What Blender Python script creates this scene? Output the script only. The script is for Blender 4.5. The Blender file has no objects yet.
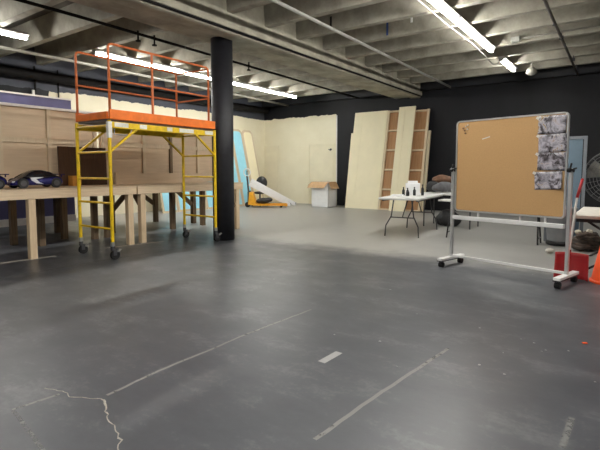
import bpy, bmesh, math, random
from mathutils import Vector, Matrix, Euler
random.seed(7)
scene = bpy.context.scene
C = scene.collection
PI = math.pi

# ------------------------------------------------------------------ materials
def nn(nt, typ, **kw):
    n = nt.nodes.new(typ)
    for k, v in kw.items():
        if k.startswith('_'):
            setattr(n, k[1:], v)
    return n

def base_mat(name):
    m = bpy.data.materials.new(name); m.use_nodes = True
    nt = m.node_tree
    b = nt.nodes['Principled BSDF']
    return m, nt, b

def noise(nt, scale, detail=4, rough=.6, vec=None, dist=0):
    n = nt.nodes.new('ShaderNodeTexNoise')
    n.inputs['Scale'].default_value = scale; n.inputs['Detail'].default_value = detail
    n.inputs['Roughness'].default_value = rough; n.inputs['Distortion'].default_value = dist
    if vec is not None: nt.links.new(vec, n.inputs['Vector'])
    return n

def objvec(nt, scale=(1, 1, 1), loc=(0, 0, 0)):
    t = nt.nodes.new('ShaderNodeTexCoord'); mp = nt.nodes.new('ShaderNodeMapping')
    mp.inputs['Scale'].default_value = scale; mp.inputs['Location'].default_value = loc
    nt.links.new(t.outputs['Object'], mp.inputs['Vector'])
    return mp.outputs['Vector']

def ramp(nt, fac, stops):
    r = nt.nodes.new('ShaderNodeValToRGB')
    els = r.color_ramp.elements
    while len(els) < len(stops): els.new(.5)
    for e, (p, c) in zip(els, stops):
        e.position = p; e.color = (*c, 1) if len(c) == 3 else c
    nt.links.new(fac, r.inputs['Fac'])
    return r.outputs['Color']

def mix(nt, fac, a, b, typ='MIX'):
    m = nt.nodes.new('ShaderNodeMix'); m.data_type = 'RGBA'; m.blend_type = typ
    for s, v in ((m.inputs[0], fac), (m.inputs[6], a), (m.inputs[7], b)):
        if hasattr(v, 'links') or isinstance(v, bpy.types.NodeSocket): nt.links.new(v, s)
        elif isinstance(v, (int, float)): s.default_value = v
        else: s.default_value = (*v, 1)
    return m.outputs[2]

def math_n(nt, op, a, b=0.0, c=None):
    m = nt.nodes.new('ShaderNodeMath'); m.operation = op
    for i, v in enumerate((a, b) if c is None else (a, b, c)):
        if isinstance(v, bpy.types.NodeSocket): nt.links.new(v, m.inputs[i])
        else: m.inputs[i].default_value = v
    return m.outputs[0]

def add_bump(nt, b, h, strength=.2, dist=.01):
    bp = nt.nodes.new('ShaderNodeBump'); bp.inputs['Strength'].default_value = strength
    bp.inputs['Distance'].default_value = dist
    nt.links.new(h, bp.inputs['Height']); nt.links.new(bp.outputs['Normal'], b.inputs['Normal'])

def plain(name, col, rough=.5, metal=0.0, var=.12, scale=9, bump=0.0, spec=.5, stretch=(1, 1, 1)):
    m, nt, b = base_mat(name)
    n = noise(nt, scale, 4, .6, objvec(nt, stretch))
    c = ramp(nt, n.outputs['Fac'], [(.3, tuple(v * (1 - var) for v in col)), (.7, tuple(min(1, v * (1 + var)) for v in col))])
    nt.links.new(c, b.inputs['Base Color'])
    b.inputs['Roughness'].default_value = rough; b.inputs['Metallic'].default_value = metal
    b.inputs['Specular IOR Level'].default_value = spec
    if bump: add_bump(nt, b, n.outputs['Fac'], bump)
    return m

def wood(name, a, c, axis=2, scale=3.0, rough=.6, spec=.3):
    m, nt, b = base_mat(name)
    st = [14, 14, 14]; st[axis] = 1.0
    v = objvec(nt, tuple(st))
    n = noise(nt, scale, 6, .65, v, .4)
    n2 = noise(nt, .9, 3, .5, objvec(nt))
    col = ramp(nt, n.outputs['Fac'], [(.3, a), (.7, c)])
    d = ramp(nt, n2.outputs['Fac'], [(.3, (.8, .8, .8)), (.7, (1.0, 1.0, 1.0))])
    nt.links.new(mix(nt, 1.0, col, d, 'MULTIPLY'), b.inputs['Base Color'])
    b.inputs['Roughness'].default_value = rough; b.inputs['Specular IOR Level'].default_value = spec
    add_bump(nt, b, n.outputs['Fac'], .12, .003)
    return m

def emit(name, col, s):
    m, nt, b = base_mat(name)
    nt.nodes.remove(b)
    e = nt.nodes.new('ShaderNodeEmission'); e.inputs['Color'].default_value = (*col, 1); e.inputs['Strength'].default_value = s
    nt.links.new(e.outputs[0], nt.nodes['Material Output'].inputs['Surface'])
    return m

def floor_mat():
    m, nt, b = base_mat('painted_concrete_floor')
    t = nt.nodes.new('ShaderNodeTexCoord'); obj = t.outputs['Object']
    sep = nt.nodes.new('ShaderNodeSeparateXYZ'); nt.links.new(obj, sep.inputs[0])
    big = noise(nt, .55, 5, .6, obj).outputs['Fac']
    mid = noise(nt, 2.6, 6, .65, obj).outputs['Fac']
    fine = noise(nt, 26, 5, .7, obj).outputs['Fac']
    str_ = noise(nt, 1.6, 6, .7, objvec(nt, (1.0, 1.8, 1))).outputs['Fac']
    # the dark paint ends along a wavering line across the room
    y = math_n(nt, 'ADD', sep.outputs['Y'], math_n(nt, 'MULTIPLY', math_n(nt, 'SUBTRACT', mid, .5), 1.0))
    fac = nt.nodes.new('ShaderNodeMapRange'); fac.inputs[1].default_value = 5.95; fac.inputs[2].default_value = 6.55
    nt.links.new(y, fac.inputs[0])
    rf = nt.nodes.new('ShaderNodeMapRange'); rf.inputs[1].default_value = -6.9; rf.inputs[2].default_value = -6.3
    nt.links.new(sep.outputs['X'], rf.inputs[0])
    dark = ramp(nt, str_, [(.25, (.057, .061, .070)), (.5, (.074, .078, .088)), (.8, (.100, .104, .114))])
    # shadow along the left side, painted in as a darker band
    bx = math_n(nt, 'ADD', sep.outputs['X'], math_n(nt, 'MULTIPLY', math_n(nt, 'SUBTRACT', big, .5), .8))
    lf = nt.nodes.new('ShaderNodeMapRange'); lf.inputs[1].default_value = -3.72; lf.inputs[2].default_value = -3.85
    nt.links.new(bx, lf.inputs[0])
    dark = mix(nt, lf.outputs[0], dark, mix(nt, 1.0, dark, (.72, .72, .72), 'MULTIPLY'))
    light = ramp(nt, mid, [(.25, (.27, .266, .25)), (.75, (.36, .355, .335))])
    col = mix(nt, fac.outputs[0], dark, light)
    # worn pale scuffs and dust
    sc = nt.nodes.new('ShaderNodeMapRange'); sc.inputs[1].default_value = .56; sc.inputs[2].default_value = .78
    nt.links.new(math_n(nt, 'MULTIPLY_ADD', fine, .35, math_n(nt, 'MULTIPLY', str_, .72)), sc.inputs[0])
    col = mix(nt, math_n(nt, 'MULTIPLY', sc.outputs[0], .28), col, (.36, .36, .355))
    # small white paint flecks
    vo = nt.nodes.new('ShaderNodeTexVoronoi'); vo.inputs['Scale'].default_value = 5.5
    nt.links.new(obj, vo.inputs['Vector'])
    fk = nt.nodes.new('ShaderNodeMapRange'); fk.inputs[1].default_value = .06; fk.inputs[2].default_value = .035
    nt.links.new(math_n(nt, 'ADD', vo.outputs['Distance'], math_n(nt, 'MULTIPLY', math_n(nt, 'SUBTRACT', fine, .5), .08)), fk.inputs[0])
    sepc = nt.nodes.new('ShaderNodeSeparateColor'); nt.links.new(vo.outputs['Color'], sepc.inputs[0])
    gate = math_n(nt, 'GREATER_THAN', sepc.outputs[0], .90)
    col = mix(nt, math_n(nt, 'MULTIPLY', math_n(nt, 'MULTIPLY', fk.outputs[0], gate), .6), col, (.55, .55, .54))
    nt.links.new(col, b.inputs['Base Color'])
    r = nt.nodes.new('ShaderNodeMapRange'); r.inputs[3].default_value = .30; r.inputs[4].default_value = .50
    nt.links.new(mid, r.inputs[0]); nt.links.new(r.outputs[0], b.inputs['Roughness'])
    b.inputs['Specular IOR Level'].default_value = .45
    add_bump(nt, b, fine, .08, .004)
    return m

def paint_wall(name, axis, lo, hi, top, base=(.0055, .0058, .0078)):
    """dark wall with cream paint rolled on between lo and hi along one axis, up to a wavering top edge"""
    m, nt, b = base_mat(name)
    t = nt.nodes.new('ShaderNodeTexCoord'); obj = t.outputs['Object']
    sep = nt.nodes.new('ShaderNodeSeparateXYZ'); nt.links.new(obj, sep.inputs[0])
    n1 = noise(nt, 1.5, 4, .6, obj).outputs['Fac']
    n2 = noise(nt, 7, 3, .5, obj).outputs['Fac']
    dark = ramp(nt, noise(nt, 1.2, 6, .65, objvec(nt, (1, 1, .35))).outputs['Fac'], [(.3, base), (.75, tuple(v * 2.1 for v in base))])
    # an upper zone painted slate grey
    z = math_n(nt, 'ADD', sep.outputs['Z'], math_n(nt, 'ADD', math_n(nt, 'MULTIPLY', math_n(nt, 'SUBTRACT', n1, .5), .22), math_n(nt, 'MULTIPLY', math_n(nt, 'SUBTRACT', n2, .5), .07)))
    a = sep.outputs[axis]
    aw = math_n(nt, 'ADD', a, math_n(nt, 'MULTIPLY', math_n(nt, 'SUBTRACT', n2, .5), .10 if axis == 'Y' else .01))
    f = math_n(nt, 'MULTIPLY', math_n(nt, 'LESS_THAN', z, top), math_n(nt, 'MULTIPLY', math_n(nt, 'GREATER_THAN', aw, lo), math_n(nt, 'LESS_THAN', aw, hi)))
    cream = ramp(nt, noise(nt, 2.2, 4, .6, obj).outputs['Fac'], [(.3, (.82, .76, .57)), (.7, (.87, .815, .63))])
    if axis == 'Y':
        slate = ramp(nt, n1, [(.3, (.040, .044, .058)), (.7, (.07, .076, .096))])
        up = math_n(nt, 'GREATER_THAN', z, top)
        dark = mix(nt, up, dark, slate)
    nt.links.new(mix(nt, f, dark, cream), b.inputs['Base Color'])
    b.inputs['Roughness'].default_value = .6; b.inputs['Specular IOR Level'].default_value = .3
    add_bump(nt, b, noise(nt, 60, 3, .6, obj).outputs['Fac'], .08, .004)
    return m

def print_mat(name, seed):
    m, nt, b = base_mat(name)
    v = objvec(nt, (1, 1, 1), (seed * 3.1, seed * 1.7, seed))
    n = noise(nt, 11, 7, .7, v, 1.2)
    n2 = noise(nt, 5, 4, .6, v, .6)
    c = ramp(nt, n.outputs['Fac'], [(.36, (.02, .018, .022)), (.45, (.10, .085, .09)), (.52, (.33, .31, .36)), (.58, (.60, .58, .64)), (.64, (.35, .22, .10))])
    c = mix(nt, ramp(nt, n2.outputs['Fac'], [(.50, (0, 0, 0)), (.66, (.7, .7, .7))]), c, (.60, .58, .66))
    nt.links.new(c, b.inputs['Base Color']); b.inputs['Roughness'].default_value = .3
    return m

M = {}
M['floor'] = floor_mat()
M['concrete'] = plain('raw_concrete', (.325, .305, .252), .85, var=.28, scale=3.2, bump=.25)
M['slab'] = plain('slab_concrete', (.105, .097, .08), .9, var=.3, scale=2.4, bump=.2)  # kept darker than the joists, putting shade between them into the colour
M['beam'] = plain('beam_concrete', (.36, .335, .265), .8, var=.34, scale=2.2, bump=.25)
M['column'] = plain('charcoal_column_paint', (.013, .0135, .018), .55, var=.35, scale=7, bump=.15)
M['wall_left'] = paint_wall('painted_wall_cream_and_slate', 'Y', 5.75, 20, 3.2)
M['wall_back'] = paint_wall('painted_wall_cream_and_black', 'X', -12.5, -8.5, 3.2)
M['wall_dark'] = plain('black_wall_paint', (.012, .0125, .016), .6, var=.3, scale=2)
M['wall_pale'] = plain('pale_wall_paint', (.12, .12, .118), .7, var=.1, scale=2)
M['cream'] = plain('cream_paint', (.83, .77, .58), .6, var=.04, scale=3)
M['cream2'] = plain('cream_flat_paint', (.86, .785, .555), .6, var=.04, scale=2)
M['yellow'] = plain('scaffold_yellow', (.82, .55, .012), .42, var=.18, scale=12)
M['orange'] = plain('scaffold_orange', (.92, .19, .012), .45, var=.15, scale=8)
M['railorange'] = plain('faded_orange_rail', (.62, .15, .035), .5, var=.15)
M['deck'] = plain('grey_deck', (.20, .19, .18), .6)
M['steel'] = plain('dull_steel', (.50, .50, .50), .38, .8, var=.15)
M['fanwire'] = plain('dull_fan_wire', (.26, .26, .265), .4, .4, var=.1)
M['alu'] = plain('silver_aluminium', (.66, .66, .66), .35, .55, var=.05)
M['white_metal'] = plain('white_enamel', (.78, .78, .77), .4, var=.04)
M['sticker'] = plain('white_sticker', (.78, .76, .70), .5, var=.1, scale=30)
M['black'] = plain('black_plastic', (.014, .014, .016), .45, var=.2)
M['rubber'] = plain('black_rubber', (.006, .006, .0065), .7, var=.2)
M['darkmetal'] = plain('dark_grey_metal', (.075, .075, .08), .45, .3, var=.15)
M['pine'] = wood('pine_lumber', (.70, .52, .33), (.86, .68, .46))
M['pine_y'] = wood('pine_lumber_lengthwise', (.72, .54, .36), (.88, .71, .50), axis=1)
M['oldwood'] = wood('aged_brown_lumber', (.17, .115, .07), (.28, .20, .125))
M['ply'] = wood('tan_plywood', (.70, .53, .36), (.82, .65, .46), axis=1, scale=1.6)
M['plytop'] = wood('plywood_top', (.60, .45, .30), (.76, .60, .42), axis=1)
M['brownply'] = wood('reddish_plywood', (.42, .22, .10), (.56, .32, .165), scale=2)
M['darkbrown'] = wood('dark_brown_board', (.055, .026, .012), (.10, .048, .022))
M['palepine'] = wood('pale_pine', (.70, .56, .37), (.82, .70, .49))
M['stud'] = wood('stud_lumber', (.70, .55, .38), (.82, .68, .49))
M['navy'] = plain('navy_paint', (.095, .09, .20), .5, var=.1, scale=4)
M['whitewood'] = plain('white_painted_wood', (.78, .74, .70), .55, var=.08)
M['ochre'] = plain('ochre_cardboard', (.55, .24, .03), .6, var=.1)
M['cyan'] = plain('sky_blue_paint', (.33, .70, .85), .5, var=.06, scale=4)
M['palewood'] = wood('pale_birch', (.62, .50, .34), (.74, .61, .43))
M['cork'] = plain('cork', (.57, .345, .15), .85, var=.05, scale=70, bump=.15)
M['tabletop'] = plain('white_table_plastic', (.74, .74, .72), .38, var=.04)
M['cloth'] = plain('off_white_cloth', (.72, .69, .62), .8, var=.12, scale=10)
M['carton'] = plain('white_carton', (.86, .86, .87), .6, var=.04)
M['kraft'] = plain('brown_kraft_inside', (.60, .38, .20), .75, var=.12)
M['red'] = plain('red_plastic', (.42, .016, .02), .4, var=.15, scale=5)
M['cone'] = plain('cone_orange', (.95, .10, .012), .5, var=.08)
M['bin'] = plain('grey_bin_plastic', (.23, .24, .255), .5, var=.1)
M['bluegrey'] = plain('blue_grey_panel', (.135, .205, .27), .45, var=.1, scale=3)
M['greyframe'] = plain('grey_frame', (.20, .22, .25), .5, var=.1)
M['carblue'] = plain('metallic_navy', (.014, .014, .12), .22, .25, var=.1)
M['glass'] = plain('dark_toy_window', (.008, .008, .014), .12, var=.1)
M['carwhite'] = plain('silver_white', (.75, .77, .82), .3, var=.04)
M['jack'] = plain('pallet_jack_yellow', (.85, .40, .02), .45, var=.12)
M['bagbrown'] = plain('brown_bag', (.13, .065, .035), .7, var=.3, scale=12, bump=.2)
M['baggrey'] = plain('grey_bag', (.10, .10, .108), .8, var=.2, scale=12, bump=.2)
M['bagblack'] = plain('black_bag', (.016, .016, .018), .6, var=.3, scale=9, bump=.3)
M['rope'] = plain('mottled_rope', (.05, .034, .026), .8, var=.9, scale=14)
M['ropelight'] = plain('pale_rope', (.60, .54, .44), .8, var=.2, scale=14)
M['tube'] = emit('fluorescent_glow', (1.0, .975, .915), 98.0)
M['pipegrey'] = plain('galvanised_pipe', (.42, .41, .38), .5, .4, var=.15)
M['pipepale'] = plain('pale_conduit', (.30, .285, .25), .5, .1, var=.15)
M['pipedark'] = plain('dark_pipe', (.012, .011, .011), .9, 0, var=.3, spec=.15)
M['pipebrown'] = plain('brownish_pipe', (.11, .095, .08), .6, .2, var=.2)
M['bluetape'] = plain('blue_tape', (.03, .07, .24), .6)
def tape_mat(name, col, cut):
    m, nt, b = base_mat(name)
    n = noise(nt, 22, 5, .7, objvec(nt))
    n2 = noise(nt, 1.6, 3, .6, objvec(nt))
    b.inputs['Base Color'].default_value = (*col, 1); b.inputs['Roughness'].default_value = .7
    s = math_n(nt, 'ADD', math_n(nt, 'MULTIPLY', n.outputs['Fac'], .7), math_n(nt, 'MULTIPLY', n2.outputs['Fac'], .5))
    mr = nt.nodes.new('ShaderNodeMapRange'); mr.inputs[1].default_value = cut; mr.inputs[2].default_value = cut + .16
    mr.inputs[4].default_value = .8
    nt.links.new(s, mr.inputs[0]); nt.links.new(mr.outputs[0], b.inputs['Alpha'])
    return m
M['tape'] = tape_mat('worn_tape_residue', (.30, .295, .28), .40)
M['tape_faint'] = tape_mat('faint_tape_residue', (.22, .22, .215), .48)
M['strip'] = plain('pale_floor_strip', (.34, .32, .28), .7, var=.3, scale=12)
M['tape_new'] = plain('masking_tape', (.36, .355, .35), .6, var=.05)
M['crack'] = plain('pale_crack_filler', (.40, .375, .32), .9, var=.3, scale=40)

# ------------------------------------------------------------------ mesh building
class MB:
    def __init__(self): self.bm = bmesh.new()
    def box(self, c, s, rot=None):
        mt = Matrix.Translation(Vector(c))
        if rot: mt = mt @ Euler(rot).to_matrix().to_4x4()
        mt = mt @ Matrix.Diagonal((s[0], s[1], s[2], 1))
        bmesh.ops.create_cube(self.bm, size=1, matrix=mt); return self
    def span(self, a, b):
        return self.box([(a[i] + b[i]) / 2 for i in range(3)], [abs(b[i] - a[i]) for i in range(3)])
    def bar(self, p0, p1, w, d, up=(0, 0, 1)):
        """rectangular bar from p0 to p1"""
        p0, p1 = Vector(p0), Vector(p1); z = (p1 - p0); L = z.length; z.normalize()
        u = Vector(up)
        if abs(u.dot(z)) > .98: u = Vector((0, 1, 0))
        x = u.cross(z).normalized(); y = z.cross(x)
        r = Matrix((x, y, z)).transposed().to_4x4()
        mt = Matrix.Translation((p0 + p1) / 2) @ r @ Matrix.Diagonal((w, d, L, 1))
        bmesh.ops.create_cube(self.bm, size=1, matrix=mt); return self
    def cyl(self, p0, p1, r, n=14, r2=None):
        p0, p1 = Vector(p0), Vector(p1); z = p1 - p0; L = z.length
        q = z.to_track_quat('Z', 'Y').to_matrix().to_4x4()
        bmesh.ops.create_cone(self.bm, cap_ends=True, segments=n, radius1=r, radius2=r if r2 is None else r2, depth=L,
                              matrix=Matrix.Translation((p0 + p1) / 2) @ q); return self
    def path(self, pts, r, n=10, closed=False):
        pts = [Vector(p) for p in pts]; rings = []
        N = len(pts); prev = None
        for i, p in enumerate(pts):
            if closed: t = pts[(i + 1) % N] - pts[i - 1]
            else: t = pts[min(i + 1, N - 1)] - pts[max(i - 1, 0)]
            t.normalize()
            if prev is None:
                a = Vector((0, 0, 1)) if abs(t.z) < .9 else Vector((1, 0, 0))
                x = a.cross(t).normalized()
            else: x = (prev - t * prev.dot(t)).normalized()
            prev = x; y = t.cross(x)
            rr = r[i] if isinstance(r, (list, tuple)) else r
            rings.append([self.bm.verts.new(p + (x * math.cos(2 * PI * k / n) + y * math.sin(2 * PI * k / n)) * rr) for k in range(n)])
        for i in range(N if closed else N - 1):
            A, B = rings[i], rings[(i + 1) % N]
            for k in range(n): self.bm.faces.new((A[k], A[(k + 1) % n], B[(k + 1) % n], B[k]))
        if not closed:
            self.bm.faces.new(list(reversed(rings[0]))); self.bm.faces.new(rings[-1])
        return self
    def ball(self, c, r, s=(1, 1, 1), u=14, v=10):
        bmesh.ops.create_uvsphere(self.bm, u_segments=u, v_segments=v, radius=r, matrix=Matrix.Translation(Vector(c)) @ Matrix.Diagonal((*s, 1))); return self
    def poly(self, pts, off):
        """prism: outline pts (3d) pushed by vector off"""
        off = Vector(off)
        a = [self.bm.verts.new(Vector(p)) for p in pts]; b = [self.bm.verts.new(Vector(p) + off) for p in pts]
        n = len(a)
        self.bm.faces.new(a); self.bm.faces.new(list(reversed(b)))
        for i in range(n): self.bm.faces.new((a[i], b[i], b[(i + 1) % n], a[(i + 1) % n]))
        return self
    def lathe(self, prof, c=(0, 0, 0), n=24, rot=None):
        mt = Matrix.Translation(Vector(c)) @ (Euler(rot).to_matrix().to_4x4() if rot else Matrix())
        rings = []
        for (r, z) in prof:
            if r < 1e-5: rings.append([self.bm.verts.new(mt @ Vector((0, 0, z)))])
            else: rings.append([self.bm.verts.new(mt @ Vector((r * math.cos(2 * PI * k / n), r * math.sin(2 * PI * k / n), z))) for k in range(n)])
        for A, B in zip(rings, rings[1:]):
            for k in range(n):
                a = [A[k % len(A)], A[(k + 1) % len(A)], B[(k + 1) % len(B)], B[k % len(B)]]
                u = []
                for v in a:
                    if v not in u: u.append(v)
                if len(u) > 2: self.bm.faces.new(u)
        return self
    def build(self, name, mat, parent=None, loc=(0, 0, 0), rz=0, smooth=False, bevel=0, sub=0):
        bmesh.ops.recalc_face_normals(self.bm, faces=self.bm.faces)
        me = bpy.data.meshes.new(name); self.bm.to_mesh(me); self.bm.free()
        me.materials.append(M[mat] if isinstance(mat, str) else mat)
        if smooth:
            for p in me.polygons: p.use_smooth = True
        o = bpy.data.objects.new(name, me); C.objects.link(o)
        o.location = loc; o.rotation_euler = (0, 0, rz)
        if parent: o.parent = parent
        if bevel:
            bv = o.modifiers.new('bevel', 'BEVEL'); bv.width = bevel; bv.segments = 2; bv.limit_method = 'ANGLE'
        if sub:
            s = o.modifiers.new('sub', 'SUBSURF'); s.levels = sub; s.render_levels = sub
        return o

def tag(o, label, cat, group=None):
    o['label'] = label; o['category'] = cat
    if group: o['group'] = group
    return o
def thing(name, label, cat, loc=(0, 0, 0), rz=0, group=None):
    o = bpy.data.objects.new(name, None); C.objects.link(o)
    o.empty_display_size = .1
    o.location = loc; o.rotation_euler = (0, 0, rz)
    return tag(o, label, cat, group)
def struct(o): o['kind'] = 'structure'; return o
KIDS = lambda o: [c for c in bpy.data.objects if c.parent == o]
def dup(root, loc, rz=None, label=None):
    def cp(o, par):
        c = o.copy(); C.objects.link(c)
        if par is not None: c.parent = par
        for k in KIDS(o): cp(k, c)
        return c
    r = cp(root, None); r.location = loc
    if rz is not None: r.rotation_euler = (0, 0, rz)
    if label: r['label'] = label
    return r

# ------------------------------------------------------------------ room shell
XL, XR, YF, YB = -11.8, 5.0, -5.0, 14.0
JB, SL = 3.79, 4.22          # joist underside, slab underside
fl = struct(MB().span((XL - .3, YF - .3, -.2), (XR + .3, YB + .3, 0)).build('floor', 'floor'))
struct(MB().span((XL - .3, YF, 0), (XL, YB, SL)).build('wall_left', 'wall_left'))
struct(MB().span((XL - .3, YB, 0), (XR + .3, YB + .3, SL)).build('wall_back', 'wall_back'))
struct(MB().span((XR, YF, 0), (XR + .3, YB, SL)).build('wall_right', 'wall_pale'))
struct(MB().span((XL - .3, YF - .3, 0), (XR + .3, YF, SL)).build('wall_front', 'wall_pale'))
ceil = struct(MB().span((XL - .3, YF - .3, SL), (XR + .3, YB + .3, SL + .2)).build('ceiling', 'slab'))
BX0, BX1 = -6.28, -5.40      # girder sides
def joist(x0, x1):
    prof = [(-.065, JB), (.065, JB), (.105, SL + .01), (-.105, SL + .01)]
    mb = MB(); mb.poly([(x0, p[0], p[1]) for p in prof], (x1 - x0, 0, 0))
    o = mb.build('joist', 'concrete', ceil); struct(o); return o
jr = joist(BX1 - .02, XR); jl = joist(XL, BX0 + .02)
ys = [7.45 + .945 * k for k in range(-12, 7)]
for i, yy in enumerate(ys):
    for src in (jr, jl):
        o = src
        if i: o = src.copy(); C.objects.link(o); o.parent = ceil
        o.location = (0, yy, 0)
bm_ = MB()
bm_.poly([(BX0, YF, 3.53), (-5.78, YF, 3.53), (-5.76, YF, 3.50), (-5.50, YF, 3.485), (-5.45, YF, 3.50), (-5.45, YF, 3.55), (BX1, YF, 3.555), (BX1, YF, SL), (BX0, YF, SL)], (0, YB - YF, 0))
struct(bm_.build('ceiling_beam', 'beam'))
struct(MB().span((BX1, YB - .16, 3.68), (XR, YB, SL)).build('trim_1', 'wall_dark'))
struct(MB().span((XL, YB - .16, 3.68), (BX0, YB, SL)).build('trim_2', 'wall_dark'))
col = MB().cyl((0, 0, 0), (0, 0, 3.53), .19, 40).build('support_column', 'column', loc=(-5.95, 5.91, 0), smooth=False)
for p in col.data.polygons: p.use_smooth = abs(p.normal.z) < .5
struct(col)
# flush cream doors in the back wall
for i, (x0, x1) in enumerate(((-11.72, -11.12), (-9.62, -8.62))):
    d = MB().span((x0, YB - .012, .02), (x1, YB, 2.14)).build('door_%d' % (i + 1), 'cream', bevel=.004); struct(d)
    fr = MB()
    for xx in (x0 - .03, x1 + .03): fr.span((xx - .02, YB - .022, 0), (xx + .02, YB, 2.19))
    fr.span((x0 - .05, YB - .022, 2.15), (x1 + .05, YB, 2.19))
    struct(fr.build('door_frame', 'cream', d, bevel=.004))
    if i: struct(MB().cyl((x1 - .08, YB - .06, 1.98), (x1 - .08, YB - .012, 1.98), .03).box((x1 - .12, YB - .06, 1.96), (.10, .015, .025), (0, .5, 0)).build('door_handle', 'darkmetal', d))
    else: struct(MB().cyl((x1 - .06, YB - .05, 1.0), (x1 - .06, YB - .012, 1.0), .025).build('door_handle', 'cream', d))
# pale edge batten where the cream ends
struct(MB().span((-8.5, YB - .02, 0), (-8.46, YB, 3.16)).build('trim_3', 'whitewood'))

# floor marks
def ribbon(pts, w, z=.0015):
    mb = MB(); L, R = [], []
    P = [Vector((p[0], p[1], 0)) for p in pts]
    for i, p in enumerate(P):
        t = (P[min(i + 1, len(P) - 1)] - P[max(i - 1, 0)]).normalized(); nrm = Vector((-t.y, t.x, 0))
        ww = w[i] if isinstance(w, list) else w
        L.append(p + nrm * ww / 2); R.append(p - nrm * ww / 2)
    a = [mb.bm.verts.new((v.x, v.y, z)) for v in L]; b = [mb.bm.verts.new((v.x, v.y, z)) for v in R]
    for i in range(len(a) - 1): mb.bm.faces.new((a[i], a[i + 1], b[i + 1], b[i]))
    return mb
def jag(pts, step, amp):
    out = []
    for a, b in zip(pts, pts[1:]):
        n = max(1, int(math.hypot(b[0] - a[0], b[1] - a[1]) / step))
        for k in range(n):
            t = k / n; out.append((a[0] + (b[0] - a[0]) * t + random.uniform(-amp, amp), a[1] + (b[1] - a[1]) * t + random.uniform(-amp, amp)))
    return out + [pts[-1]]
ck = jag([(-2.68, 1.22), (-2.54, 1.26), (-2.47, 1.25), (-2.38, 1.29), (-2.3, 1.34)], .02, .006)
struct(ribbon(ck, [random.uniform(.003, .008) for _ in ck]).build('crack', 'crack', fl))
ck = jag([(-2.3, 1.34), (-2.22, 1.31), (-2.15, 1.27), (-2.07, 1.24), (-2.0, 1.23), (-1.95, 1.2), (-1.87, 1.17), (-1.84, 1.15), (-1.78, 1.1), (-1.7, 1.04)], .02, .008)
struct(ribbon(ck, [random.uniform(.004, .013) for _ in ck]).build('crack', 'crack', fl))
def tape(pts, w, mat, label, z=.002):
    o = ribbon(pts, w, z).build('floor_tape', mat); return tag(o, label, 'tape')
tape(jag([(-2.31, 1.38), (-2.34, 1.74), (-2.33, 2.07), (-2.33, 2.58), (-2.28, 3.34)], .06, .004), .02, 'tape', 'long pale worn tape line running away from the crack in the floor')
tape([(-2.57, 1.0), (-2.54, 1.23)], .02, 'tape', 'short pale tape line just left of the floor crack')
tape([(-2.56, 1.0), (-2.24, .95), (-2.0, .91)], .02, 'tape_faint', 'faint tape trace running from the short tape line to the near left corner')
tape(jag([(-1.14, 1.70), (-1.1, 2.2), (-.99, 3.16)], .1, .003), .024, 'tape', 'straight pale tape line on the bare middle floor, nearer the cork board')
tape([(-5.85, 2.1), (-5.90, 3.46), (-5.82, 4.5), (-5.78, 5.1)], .025, 'tape_faint', 'faint tape trace passing in front of the scaffold casters')
tape([(-6.84, 2.45), (-6.76, 3.30)], .10, 'strip', 'pale taped strip under the square leg of the left worktable')
tape([(-6.80, 4.1), (-6.62, 5.10)], .09, 'strip', 'pale taped strip under the paired table legs behind the scaffold')
tape([(-.2, 2.3), (-.19, 2.62)], .03, 'tape_faint', 'short faint tape trace near the bottom right of the floor')
o = ribbon([(-1.585, 2.44), (-1.575, 2.65)], .055, .003).build('tape_scrap', 'tape_new'); tag(o, 'small pale scrap of tape lying alone in the middle of the floor', 'tape')
DEB = [(-.61, 3.65), (-.52, 3.62), (-.45, 3.48), (-.43, 3.52), (-.58, 2.95), (-.74, 3.0), (-.12, 3.15), (-1.44, 3.0), (-1.16, 2.67), (-1.78, 2.92), (-.66, 3.3), (-.3, 3.6), (-2.6, 3.9), (-2.0, 4.4)]
for (x, y) in DEB:
    mb = MB(); n = 6; r = random.uniform(.005, .011)
    mb.poly([(r * random.uniform(.6, 1.2) * math.cos(2 * PI * k / n), r * random.uniform(.6, 1.2) * math.sin(2 * PI * k / n), .001) for k in range(n)], (0, 0, .003))
    tag(mb.build('paint_chip', 'tape_new', loc=(x, y, 0)), 'tiny white chip of debris on the dark floor', 'debris', 'white chips scattered on the floor')
tag(MB().box((0, 0, .004), (.03, .02, .006)).build('red_chip', 'cone', loc=(-.22, 3.83, 0), rz=.5), 'tiny red scrap on the floor in front of the board\'s right foot', 'debris')

# ------------------------------------------------------------------ ceiling lights
def strip(L, label, loc, group='strip lights under the joists'):
    t = thing('strip_light', label, 'ceiling light', loc, 0, group)
    h = MB(); h.poly([(-.085, -L / 2, -.03), (-.06, -L / 2, -.001), (.06, -L / 2, -.001), (.085, -L / 2, -.03), (.085, -L / 2, -.036), (.04, -L / 2, -.07), (-.04, -L / 2, -.07), (-.085, -L / 2, -.036)], (0, L, 0))
    h.build('housing', 'white_metal', t)
    for s in (-1, 1):
        MB().cyl((s * .018, -L / 2 + .03, -.095), (s * .018, L / 2 - .03, -.095), .016, 12).build('tube', 'tube', t, smooth=True)
        MB().box((0, s * (L / 2 - .012), -.09), (.08, .024, .05)).build('end_cap', 'white_metal', t, bevel=.004)
    return t
ZL = JB
B0 = strip(2.40, 'long lit strip light above the cork board, at the top of the photo', (-2.47, 9.02, ZL))
strip(1.36, 'short lit strip light near the back wall, end of its row', (-2.49, 11.85, ZL))
A0 = strip(2.40, 'lit strip light crossing the scaffold guardrail, nearer half', (-9.31, 6.71, ZL))
dup(A0, (-9.33, 9.13, ZL), label='lit strip light seen between the scaffold rails and the dark column')
dup(A0, (-9.35, 11.55, ZL), label='lit strip light right of the dark column, under the far left joists')
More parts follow.
